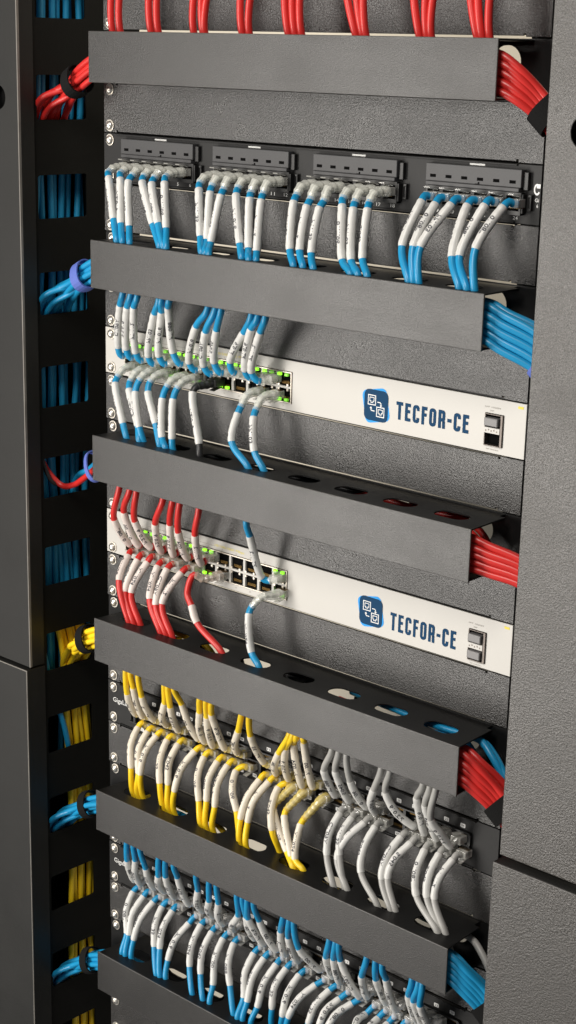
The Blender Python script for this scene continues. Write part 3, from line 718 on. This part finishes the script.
# ------------------------------------------------------------------ side cable ducts
def side_duct(side, label):
    sg=1 if side>0 else -1
    x0 = 527.6 if sg>0 else -50.5
    r=empty('vertical_cable_duct',(x0,0,-1100)); tag(r,label,'vertical duct')
    O=(x0,0,-1100)
    ex = lambda d: x0+sg*d
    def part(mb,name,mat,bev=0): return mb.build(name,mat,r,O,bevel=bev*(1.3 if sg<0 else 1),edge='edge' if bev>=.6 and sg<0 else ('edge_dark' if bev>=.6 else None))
    # covers: upper and lower, lower stands a little proud
    cut=(-1.0,)
    hz=-60.5; hx=ex(27)
    mb=MB(); X0,X1=sorted((ex(0),ex(260)))
    hole=oval(ex(29.5 if sg<0 else 31),hz if sg<0 else -61.5,22,22)
    hole=[(p[0],p[1]) for p in hole]
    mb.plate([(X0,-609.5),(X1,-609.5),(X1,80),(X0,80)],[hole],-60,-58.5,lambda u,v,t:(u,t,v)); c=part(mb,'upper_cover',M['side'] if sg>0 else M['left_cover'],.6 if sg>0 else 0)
    if sg<0:
        mb=MB(); mb.box(-51.6,-50.45,-60.12,-57.6,-609.5,80); part(mb,'painted_edge_glint',M['edge'])  # thin strip carrying the painted highlight along the cover edge
    mb=MB(); xa,xb=sorted((ex(0),ex(1.5))); mb.box(xa,xb,-58.4,-42 if sg<0 else -20,-609.5,80); part(mb,'cover_return',M['left_cover'],.3)
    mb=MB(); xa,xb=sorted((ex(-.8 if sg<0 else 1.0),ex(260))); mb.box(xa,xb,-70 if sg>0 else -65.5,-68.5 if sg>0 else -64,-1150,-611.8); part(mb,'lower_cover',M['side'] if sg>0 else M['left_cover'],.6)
    mb=MB(); xa,xb=sorted((ex(-.8 if sg<0 else 1.0),ex(.7 if sg<0 else 2.5))); mb.box(xa,xb,(-68.4 if sg>0 else -63.9),-42 if sg<0 else -20,-1150,-611.8)
    xa,xb=sorted((ex(1.5),ex(258))); mb.box(xa,xb,(-68.4 if sg>0 else -63.9),-45,-611.8,-613.3)
    part(mb,'lower_return',M['left_cover'],.3)
    # latch cavity behind the finger hole
    mb=MB(); xa,xb=sorted((ex(12),ex(50))); mb.box(xa,xb,-50,-48,-85,-40); part(mb,'latch_backing',M['hole'])
    # inner wall with windows (side facing the rack)
    xw=ex(2.2); holes=[]
    wz=[-60-90*n for n in range(-1,12)]
    if sg<0:
        for zc in wz: holes.append(rrect(-7.5,zc,59,40,2.5))
        mb=MB(); mb.plate([(-58,-1150),(90,-1150),(90,80),(-58,80)],holes,xw,xw-1.5,lambda u,v,t:(t,u,v)); part(mb,'window_wall',M['wall_black'])
        mb=MB(); mb.box(ex(75),ex(76.5),-55,90,-1150,80); mb.box(ex(4),ex(74),88,90,-1150,80); part(mb,'outer_wall',M['wall_black'])
    else:
        mb=MB(); mb.box(xw+10,xw+11.5,-40,90,-1150,80); part(mb,'inner_wall',M['wall_black'])
    return r
side_duct(-1,'black vertical cable duct left of the rack, with square windows in its wall')
side_duct(1,'textured grey-black vertical duct cover along the right edge')
# rack uprights behind the panel ears
for x0,x1,lab in ((-3,20,'black rack upright behind the left ends of the panels'),(466,492,'black rack upright behind the right ends of the panels')):
    r=MB(); r.box(x0,x1,3.2,5.2,-1150,80)
    if False: r.box(x0,x0+1.6,5.2,40,-1150,80)
    tag(r.build('rack_upright',M['wall_black'],None,(x0,3,-1150)),lab,'rack upright','uprights carrying the panels')

# ------------------------------------------------------------------ cables
CODES=['P.1.001','01.087','PT 112','C.L09A','PT 088','A.1.024','PT.135','01.1.06','P.2.019','PP.103','S.045','PT 076']
GL={}
for c in CODES: GL[c]=text_outline(c,4.6,.10)
def interp(pts,s):
    i=max(0,min(len(pts)-2,int(s))); return pts[i].lerp(pts[i+1],s-i)
def sleeve_mesh(pts,i0,i1,r,code,twist):
    sub=pts[i0:i1+1]; mb=MB()
    n=len(sub)
    # heat-shrink: slightly pinched at its ends
    rad=[r-(.35 if i in (0,n-1) else 0)+.12*math.sin(i*1.7+twist) for i in range(n)]
    mb.tube(sub,rad,12,0,True)
    L=[0]
    for a,b in zip(sub,sub[1:]): L.append(L[-1]+(b-a).length)
    tot=L[-1]; V,F=GL[code]; w=max(v[0] for v in V)
    if tot>w*.75:
        k=min(1.3,tot*.86/w); off=(tot-w*k)/2; fr=frames(sub)
        def at(s):
            s=max(0,min(tot-1e-3,s)); i=0
            while i<n-2 and L[i+1]<s: i+=1
            f=(s-L[i])/max(1e-6,L[i+1]-L[i]); p=sub[i].lerp(sub[i+1],f)
            a=fr[i][0].lerp(fr[i+1][0],f); b=fr[i][1].lerp(fr[i+1][1],f); return p,a,b,rad[i]*(1-f)+rad[i+1]*f
        vs=[]
        for v in V:
            p,a,b,rr=at(off+v[0]*k); th=twist+(v[1]*k*.85-1.8)/rr
            d=a*math.cos(th)+b*math.sin(th); vs.append(p+d*(rr+.10))
        mb.add(vs,F,1)
    return mb
def plug(parent,O,X,Z,y0,flip,mat='plug'):
    """clear eight-way plug standing out of its socket, latch towards +z (flip=1) or -z"""
    dp=8 if y0<-3 else 11
    mb=MB(); mb.box(X-5.2,X+5.2,y0-dp,y0+1.5,Z-3.3,Z+3.3)
    p=mb.build('plug',M[mat],parent,O,bevel=.6)
    mb=MB(); s=flip
    mb.add([(X-2.6,y0-10.5,Z+s*6.4),(X+2.6,y0-10.5,Z+s*6.4),(X+2.6,y0+.5,Z+s*4.1),(X-2.6,y0+.5,Z+s*4.1),
            (X-2.6,y0-10.5,Z+s*7.3),(X+2.6,y0-10.5,Z+s*7.3),(X+2.6,y0+.5,Z+s*5.0),(X-2.6,y0+.5,Z+s*5.0)],
           [(0,1,2,3),(4,5,6,7),(0,1,5,4),(1,2,6,5),(2,3,7,6),(3,0,4,7)])
    mb.build('latch',M[mat],p,O)
    mb=MB()
    for q in range(8): mb.box(X-4.7+q*1.25,X-4.1+q*1.25,y0-4,y0+.5,Z-s*3.2,Z-s*3.7)
    mb.build('contacts',M['gold'],p,O)
def jit(a): return random.uniform(-a,a)
def patch_cable(ctrl, b, c, col, sleeve, bootmat, label, group, sock=None, ring=None, boot_to=None, r=3.05, rs=3.6, flip=1, big=False, zrow=None, bare=False, tailcol=None, name='patch_cable', cat='patch cable'):
    """ctrl: socket ... free end; b,c: control indices of the sleeve; boot runs from socket plug to control boot_to"""
    ctrl=[Vector(q) for q in ctrl]; ctrl[c]=ctrl[c]+Vector((jit(.9),jit(1.6),jit(1.5)))
    pts,idx=spline(ctrl)
    O=tuple(ctrl[0]); t=empty(name,O,label,cat,group)
    mb=MB()
    js=max(1,idx[boot_to]-1) if bootmat else 1
    mb.tube(pts[js:],r,10)
    mb.build('jacket',M[col],t,O)
    if not bare:
        tw=random.uniform(-.2,1.0)
        sleeve_mesh(pts,idx[b],idx[c],rs,random.choice(CODES),tw).build('label_sleeve',[M[sleeve],M['print']],t,O)
    if bootmat:
        k=idx[boot_to]; sub=pts[max(1,int(idx[1]*.6)):k+1]; n=len(sub)
        if n>=3:
            w0=5.6 if big else 4.7; w1=4.3 if big else 3.7
            rad=[]
            for i in range(n):
                f=i/(n-1); q=w0+(w1-w0)*f
                rad.append(q-(.85 if i%2 and f>.25 else 0))
            mb=MB(); mb.tube(sub,rad,12,0,True,False,flat=.82); bo=mb.build('boot',M[bootmat],t,O)
            if bootmat!='boot_k':
                mb=MB(); mb.tube(pts[1:js+1],r*.72,8); mb.build('inner_sheath',M['core'],bo,O)
    plug(t,O,ctrl[0][0],ctrl[0][2],ctrl[0][1],flip,'boot_k' if bootmat=='boot_k' else 'plug')
    return t
CW={'blue':'blue','red':'red','yellow':'yellow','grey':'grey','dark':'black'}

# cables dropping from the modular patch panel
n=0
for i,(A,B,C_,D) in enumerate(TRACED['patch_panel']):
    X=A[0]; zr=-2*U-28.6; last=i>=18
    mod=('leftmost','second','third','rightmost')[i//6]
    if last: X+=1.5; ctrl=[(X,-5,zr),(X,-11,zr-.4),A,B]
    else: ctrl=[(X+1.5,-5,zr),(X+1.2,-14,zr),(X+.3,-23,zr-1.0),A,B]
    k=len(ctrl)-1
    ctrl+=[C_,D,(D[0]+jit(3),D[1]+4,D[2]-16)]
    col='blue'
    patch_cable(ctrl,k,k+1,col,'sleeve',None if last else 'boot',
        f"{ORD[i%6+1]} of six blue white-sleeved cables hanging from the {mod} port module",'blue cables hanging from the modular patch panel',boot_to=k-1 if not last else 2,big=not last,flip=1)
# upper switch, upper row
for i,e in enumerate(TRACED['switch_one_upper']):
    s,b,c,p=e; X=p[0]+2; zr=-6*U-17.3
    ctrl=[(X+3,-2.5,zr),(X+3,-11,zr-.6),(p[0],-20,p[2]-1.5),c,b,s,(s[0]+jit(2),-36,-5*U+8)]
    patch_cable(ctrl,3,4,'blue','sleeve','boot',f"{ORD[i+1]} from left of the blue cables rising from the upper beige switch",'blue cables rising from the upper beige switch',boot_to=2,flip=1)
for i,e in enumerate(TRACED['switch_one_lower']):
    A,B,C_,D=e; zr=-6*U-30.8; X=A[0]
    blk=(i==6)
    ctrl=[(X+4,-2.5,zr),(X+3.5,-12,zr-.3),(X+1.5,-20,zr-1.5),A,B,C_,D,(D[0]+4,D[1]+3,D[2]-16)]
    lab=f"{ORD[i+1 if i<6 else i]} from left of the blue cables hanging below the upper beige switch" if not blk else 'lone black booted white-sleeved cable hanging below the upper beige switch'
    patch_cable(ctrl,4,5,'dark' if blk else 'blue','sleeve','boot_k' if blk else 'boot',lab,'cables hanging below the upper beige switch',boot_to=3,big=True,flip=-1)
# lower switch
for i,e in enumerate(TRACED['switch_two_upper']):
    s,b,c=e[:3]; zr=-10*U-17.3; X=c[0]; bl=i==7
    if bl: ctrl=[(X+11,-2.5,zr),(X+10,-9,zr-1),(e[3][0]-1,-13,e[3][2]),c,b,s,(s[0],-36,-9*U+8)]
    else: ctrl=[(X+3,-2.5,zr),(X+2.5,-9,zr-.4),(X+1.2,-12,zr-1.5),c,b,s,(s[0]+jit(2),-36,-9*U+8)]
    patch_cable(ctrl,3,4,'blue' if bl else 'red','sleeve' if bl else 'pinkish','boot' if bl else 'boot_r',
        'single blue cable with long white sleeve rising from the lower beige switch' if bl else f"{ORD[i+1]} from left of the red cables rising from the lower beige switch",
        'cables rising from the lower beige switch',boot_to=2,flip=1)
for i,e in enumerate(TRACED['switch_two_lower']):
    A,B,C_,D=e; zr=-10*U-30.8; X=A[0]
    if i==6:
        ctrl=[(X+12,-2.5,zr),(X+10.5,-12,zr-.4),(X+4,-24,zr-1.5),A,(B[0]-1,B[1],B[2]-12),(C_[0]-9,C_[1],C_[2]+14),C_,D,(D[0]+6,D[1]+2,D[2]-16)]
        patch_cable(ctrl,5,6,'red','pinkish','boot_r','long red cable with a short low sleeve curving right below the lower beige switch','cables hanging below the lower beige switch',boot_to=3,big=True,flip=-1)
    elif i==7:
        ctrl=[(X+13,-2.5,zr),(X+12,-13,zr-.3),(X+7,-24,zr-1),A,B,C_,D,(D[0]+3,D[1]+3,D[2]-16)]
        patch_cable(ctrl,4,5,'blue','sleeve','boot','single blue cable with white sleeve hanging below the lower beige switch','cables hanging below the lower beige switch',boot_to=3,big=True,flip=-1)
    else:
        ctrl=[(X+2.5,-2.5,zr),(X+2,-9,zr-.2),A,B,C_,D,(D[0]+4,D[1]+3,D[2]-16)]
        patch_cable(ctrl,3,4,'red','pinkish','boot_r',f"{ORD[i+1]} from left of the red cables hanging below the lower beige switch",'cables hanging below the lower beige switch',boot_to=2,flip=-1)
# dense panels
def dense(key,k,up,scheme,where,grp):
    zr=-k*U-(18.9 if up else 29.8); cnt={}
    for i,e in enumerate(TRACED[key]):
        col,sl,bt=scheme(i); cnt[col]=cnt.get(col,0)+1
        if up:
            s,b,c=e[:3]; X=c[0]
            ctrl=[(X+2.5,-4,zr),(X+2,-9.5,zr-.3),(X+.8,-12.5,(zr+c[2])/2-.8),c,((b[0]+c[0])/2-(abs(b[0]-c[0])>12)*2.5,(b[1]+c[1])/2-2,(b[2]+c[2])/2-(abs(b[0]-c[0])>12)*3),b,s,(s[0]+jit(2),-38,-(k-1)*U+8)]
            big=False; bi,ci=3,5; bto=3
        else:
            A,B,C_,D=e; X=A[0]; big=(bt=='boot_y' and i in (13,14,15))
            if big: ctrl=[(X+11,-4,zr),(X+9.5,-11,zr-1),(X+5,-18,(zr+A[2])/2),(X,-24,A[2]),(B[0]-.5,-27,B[2]),C_,D,(D[0]+4,D[1]+3,D[2]-16)]; bi,ci,bto=4,5,3
            else: ctrl=[(X+2.5,-4,zr),(X+2,-9.5,zr-.3),A,B,((B[0]+C_[0])/2-2.0,(B[1]+C_[1])/2-3,(B[2]+C_[2])/2+2),C_,D,(D[0]+4,D[1]+3,D[2]-16)]; bi,ci,bto=3,5,2
        ext=' with cream sleeve' if col=='yellow' else ''
        patch_cable(ctrl,bi,ci,col,sl,bt,f"{ORD[cnt[col]]} {CW[col]} cable{ext} from left, {where}",grp,boot_to=bto,big=big,flip=1 if up else -1,r=2.9,rs=3.45)
dense('dense_one_upper',14,True,lambda i:('yellow','cream','boot_y') if i<15 else ('grey','sleeve','boot_g'),'rising from the yellow-and-grey patch panel','cables rising from the yellow and grey wired patch panel')
dense('dense_one_lower',14,False,lambda i:('yellow','cream','boot_y') if i<16 else ('grey','sleeve','boot_g'),'below the yellow-and-grey patch panel','cables hanging below the yellow and grey wired patch panel')
dense('dense_two_upper',18,True,lambda i:('blue','sleeve','boot_w'),'rising from the all-blue patch panel','cables rising from the all blue wired patch panel')
dense('dense_two_lower',18,False,lambda i:('blue','sleeve','boot_w'),'below the all-blue patch panel','cables hanging below the all blue wired patch panel')

# plain cables -------------------------------------------------------------
def cable(ctrl,col,label,group,r=2.9,name='network_cable',step=3,cat='cable'):
    pts,_=spline(ctrl,step); mb=MB(); mb.tube(pts,r,10)
    return tag(mb.build(name,M[col],None,ctrl[0]),label,cat,group)
TOPRED=[ # x at the duct plate, x at the top of the frame
 (56,57),(66,68),(105,103),(114,114),(157,160),(168,168),(170,178),(213,212),(221,226),
 (264,258),(271,267),(278,276),(334,318),(341,330),(344,340),(396,386),(403,401),(407,411),(449,437),(453,446),(460,460),(290,0)]
TOPRED=TOPRED[:-1]
for i,(xa,xb) in enumerate(TOPRED):
    cable([(xa+2,-35,-14),(xa,-40,0),((xa*.6+xb*.4)-1,-41,22),(xb,-38,48),(xb+2,-30,80)],'red',f"{ORD[i+1]} red cable from left dropping into the topmost cable duct",'red cables dropping into the topmost duct',3.05)

# bundles leaving the right ends of the ducts
def strap(c,axis,rx,rz,w,mat,label):
    ax=Vector(axis).normalized(); c=Vector(c); a=Vector((0,0,1))-ax*ax.z; a.normalize(); b=ax.cross(a)
    mb=MB(); N=28; vs=[]
    for q,rr in ((-w/2,0),(w/2,0),(w/2,1.3),(-w/2,1.3)):
        for i in range(N):
            t=2*math.pi*i/N; wob=1+.05*math.sin(3*t+1)
            vs.append(c+ax*q+a*((rz+rr)*math.cos(t)*wob)+b*((rx+rr)*math.sin(t)*wob))
    fs=[]
    for j in range(4):
        for i in range(N): fs.append((j*N+i,j*N+(i+1)%N,((j+1)%4)*N+(i+1)%N,((j+1)%4)*N+i))
    mb.add(vs,fs,0,False)
    # loose tongue of the tape
    return tag(mb.build('cable_strap',M[mat],None,tuple(c)),label,'cable strap','hook tape straps round the bundles')
RB={0:(['red']*8,'velcro',-46),4:(['blue']*10,'velcro_blue',-44),8:(['red']*9,'velcro_blue',-35),12:(['red']*10+['blue']*2,'velcro',-47),16:(['blue']*9+['grey'],'velcro',-50)}
for k,(cols,st,dz) in RB.items():
    z0=-k*U; n=len(cols); cx,cy,cz=503,-29,z0+dz
    if k==4: cx=517
    if k==8: cx=519
    for i,col in enumerate(cols):
        row=i%5; lay=i//5; extra=(col=='blue' and k==12) or col=='grey'
        y=-47+lay*10+jit(1.5); z=z0-36+row*6.3+jit(.6)
        if extra: y=-20+5*(i%2); z=z0-8-3*(i%2)
        rr=11.0*math.sqrt((i+.4)/n); an=2.4*i+.5; oy,oz=math.cos(an)*rr,math.sin(an)*rr
        # keep the stacking order: high runs stay high inside the strap
        oy=(lay-.6)*8; oz=(row-2)*{4:6.6,16:6,12:5.6}.get(k,4.8)+(1.5 if lay else 0)
        if extra: oy,oz=9,11+3*(i%2)
        ctrl=[(330,y+8,z),(430,y,z),(474,y,z),(488,y*.8-6,(z*.62+(cz+oz)*.38)+1.5),(cx,cy+oy,cz+oz),(cx+22,cy+oy+6,cz+oz-26),(cx+50,cy+oy+22,cz+oz-80)]
        cable(ctrl,col,f"{CW[col]} cable in the bundle leaving the right end of the {PLACE[k]} duct",f"{CW[col]} cables leaving the right end of the {PLACE[k]} duct",3.1)
    if st:
        strap((cx+6,cy+1,cz-5),(22,3,-20),12.5,{4:18,16:17,12:16}.get(k,14.5),16 if k not in (4,8) else 11,st,f"{'black' if st=='velcro' else 'violet blue'} hook tape strap at the right end of the {PLACE[k]} duct")
# runs in the ducts, some seen, most added to block the bright rear wall
INNER={0:[('red',-30,60,430),('red',-24,60,430)],4:[('blue',-9,50,450),('blue',-16,50,450),('blue',-10,50,380)],8:[('red',-8,300,470),('red',-15,330,470),('red',-23,340,470),('dark',-8,50,372),('dark',-16,50,372)],
 12:[('yellow',-9,60,170),('yellow',-16,60,150),('yellow',-13,300,420),('blue',-14,372,474),('blue',-20,376,474),('yellow',-9,345,420),('red',-28,418,474),('dark',-10,240,280)],
 16:[('yellow',-9,50,190),('blue',-17,50,160),('yellow',-17,250,452),('dark',-10,230,300)]}
for k,L in INNER.items():
    z0=-k*U
    for q,(col,y,x0,x1) in enumerate(L):
        zz=-11-3.0*(q%3)-(5 if col=='yellow' and x0>240 else 0)
        cable([(x0,y-4,z0-32),(x0+14,y-1,z0+zz-8),(x0+32,y,z0+zz),((x0+x1)/2,y+jit(1),z0+zz-1),(x1-30,y,z0+zz-1),(x1-12,y-2,z0+zz-8),(x1,y-6,z0-32)],col,
          f"{CW[col]} cable lying inside the {PLACE[k]} duct, filling its slots",f"{CW[col]} cables lying inside the {PLACE[k]} duct",2.9)

# bundles leaving the left ends of the ducts, into the wall windows
LB={0:('red',9,'velcro',-60),4:('blue',9,'velcro_blue',-240),12:('yellow',8,'velcro',-600),16:('blue',10,'velcro',-780),20:('blue',9,'velcro',-960)}
for k,(col,n,st,zc) in LB.items():
    z0=-k*U
    for i in range(n):
        a=2.4*i+.3; rr=10.0*math.sqrt((i+.4)/n); cy,cz=math.cos(a)*rr,math.sin(a)*rr
        sp=(i/(n-1)-.5); zx=zc-2+7*math.sin(a)
        ctrl=[(90,-30+cy,z0-23+cz),(46,-30+cy,z0-25+cz),(24,-29.5+cy,z0-30+cz),(0,-27+cy,z0-41+cz),(-26,(-23+cy)*.6+(-17+34*sp)*.4,(z0-52+cz)*.45+(zx+9)*.55),(-47,-17+36*sp,zx),(-62,-15+40*sp,zx-16),(-70,-13+42*sp,zc-44)]
        if k==12: ctrl[-3:]=[(-47,0+26*sp,zx),(-60,3+26*sp,zx-16),(-67,8+24*sp,zc-44)]
        cable(ctrl,col,f"{col} cable in the bundle leaving the left end of the {PLACE[k]} duct",f"{col} cables leaving the left end of the {PLACE[k]} duct",2.9)
    c=(-8,-27,z0-45) if k==0 else (2,-27.5,z0-40)
    strap(c,(24,-2,12),12.8,12.8,12,st,'black hook tape strap round the red bundle at upper left' if k==0 else f"{'black' if st=='velcro' else 'violet blue'} hook tape strap at the left end of the {PLACE[k]} duct")
k=8; z0=-k*U
cable([(90,-30,z0-26),(44,-30,z0-30),(20,-29,z0-40),(-10,-22,z0-58),(-36,-14,z0-71),(-49,-16,z0-74),(-60,-22,z0-64),(-72,-30,z0-40)],'red','single red cable leaving the left end of the third duct',None,2.9)
cable([(90,-26,z0-22),(44,-26,z0-22),(22,-26,z0-32),(-10,-14,z0-50),(-50,2,z0-70),(-66,0,z0-108)],'blue','single dark blue cable leaving the left end of the third duct',None,2.9)
cable([(-62,-34,z0-30),(-58,-32,z0-52),(-55,-24,z0-70),(-56,-6,z0-76),(-64,12,z0-80)],'dark','single black cable curling in the window beside the third duct',None,2.0)
strap((12,-27,z0-42),(20,-4,12),9,14,6,'velcro_blue','violet blue hook tape loop round one red cable at left')
# trunk cables running down inside the left duct
for i in range(13):
    y=-34+7.3*i; ctrl=[]; x=-73-4*(i%2)
    zz=90
    end=-640 if i not in (1,4) else -712
    while zz>end:
        ctrl.append((x+jit(2),y+jit(1.6)+6*math.sin(zz/140+i*.2),zz)); zz-=70
    ctrl.append((x-6,y+4,end-25))
    cable(ctrl,'blue_lifted',"blue trunk cable running down inside the left vertical duct",'blue trunk cables in the left duct',3.1,name='trunk_cable')
for i in range(6):
    y=-8+6.4*i; x=-62-3*(i%2); ctrl=[]; zz=-560
    ctrl=[(x,y-8,-575)]
    zz=-610
    while zz>-1130: ctrl.append((x+jit(1.5),y+jit(1.2)+(6 if zz<-700 else 0),zz)); zz-=60
    cable(ctrl,'yellow',"yellow trunk cable running down inside the left vertical duct",'yellow trunk cables in the left duct',3.1,name='trunk_cable')
cable([(-62,-34,-600),(-58,-28,-640),(-57,-12,-690),(-60,0,-740)],'blue','loose blue cable crossing the lower left duct windows',None,2.9)
for zc,ky in ((-765,.0),(-715-88*3,.0)):
    strap((-63,25,zc),(0,0,1),8,18,10,'velcro',f"black hook tape strap round the yellow trunk cables, {'upper' if zc>-800 else 'lower'} one")

# ------------------------------------------------------------------ camera
cam=bpy.data.cameras.new('camera'); co=bpy.data.objects.new('camera',cam); COL.objects.link(co)
a,b_,c_=0.745,-0.293,0.024
AA,BB,CC=CAMROT
yaw=Matrix.Rotation(AA,3,'Z'); pit=Matrix.Rotation(BB,3,'X'); base=Matrix(((1,0,0),(0,0,-1),(0,1,0))); rol=Matrix.Rotation(CC,3,'Z')
R3=yaw@pit@base@rol
co.matrix_world=Matrix.Translation(Vector((1228.166,-1071.144,-10.968))*S)@R3.to_4x4()
cam.sensor_fit='VERTICAL'; cam.sensor_height=24; cam.lens=1716.859*24/1024; cam.shift_x=.285/1024; cam.shift_y=53.683/1024
cam.clip_start=.01; cam.clip_end=50
scene.camera=co

# ------------------------------------------------------------------ light
w=bpy.data.worlds.new('World'); scene.world=w; w.use_nodes=True
bg=w.node_tree.nodes['Background']; bg.inputs['Color'].default_value=(.95,.97,1,1); bg.inputs['Strength'].default_value=.15
def area(name,loc,target,size,power,col,size_y=None):
    l=bpy.data.lights.new(name,'AREA'); l.energy=power; l.color=col; l.size=size
    if size_y: l.shape='RECTANGLE'; l.size_y=size_y
    o=bpy.data.objects.new(name,l); COL.objects.link(o); o.location=Vector(loc)*S
    d=(Vector(target)-Vector(loc)); o.rotation_euler=d.to_track_quat('-Z','Y').to_euler(); return o
area('cover_sheen_light',(-640,-1650,-520),(330,0,-420),.65,46,(1,.95,.885),1.8)  # added area light, placed so the covers mirror it as sheen
area('overhead_fill',(620,-1500,1000),(200,0,-350),.6,24,(1,.95,.88),.6)  # added fill from above, also brightening the cables in the left duct
area('rear_wall_fill',(200,250,300),(250,600,-400),.5,1.8,(1,.93,.82))  # unseen lamp added to brighten the wall behind the slots

scene.render.engine='CYCLES'
scene.view_settings.view_transform='Standard'; scene.view_settings.look='None'; scene.view_settings.exposure=0; scene.view_settings.gamma=1
scene.render.resolution_x=576; scene.render.resolution_y=1024
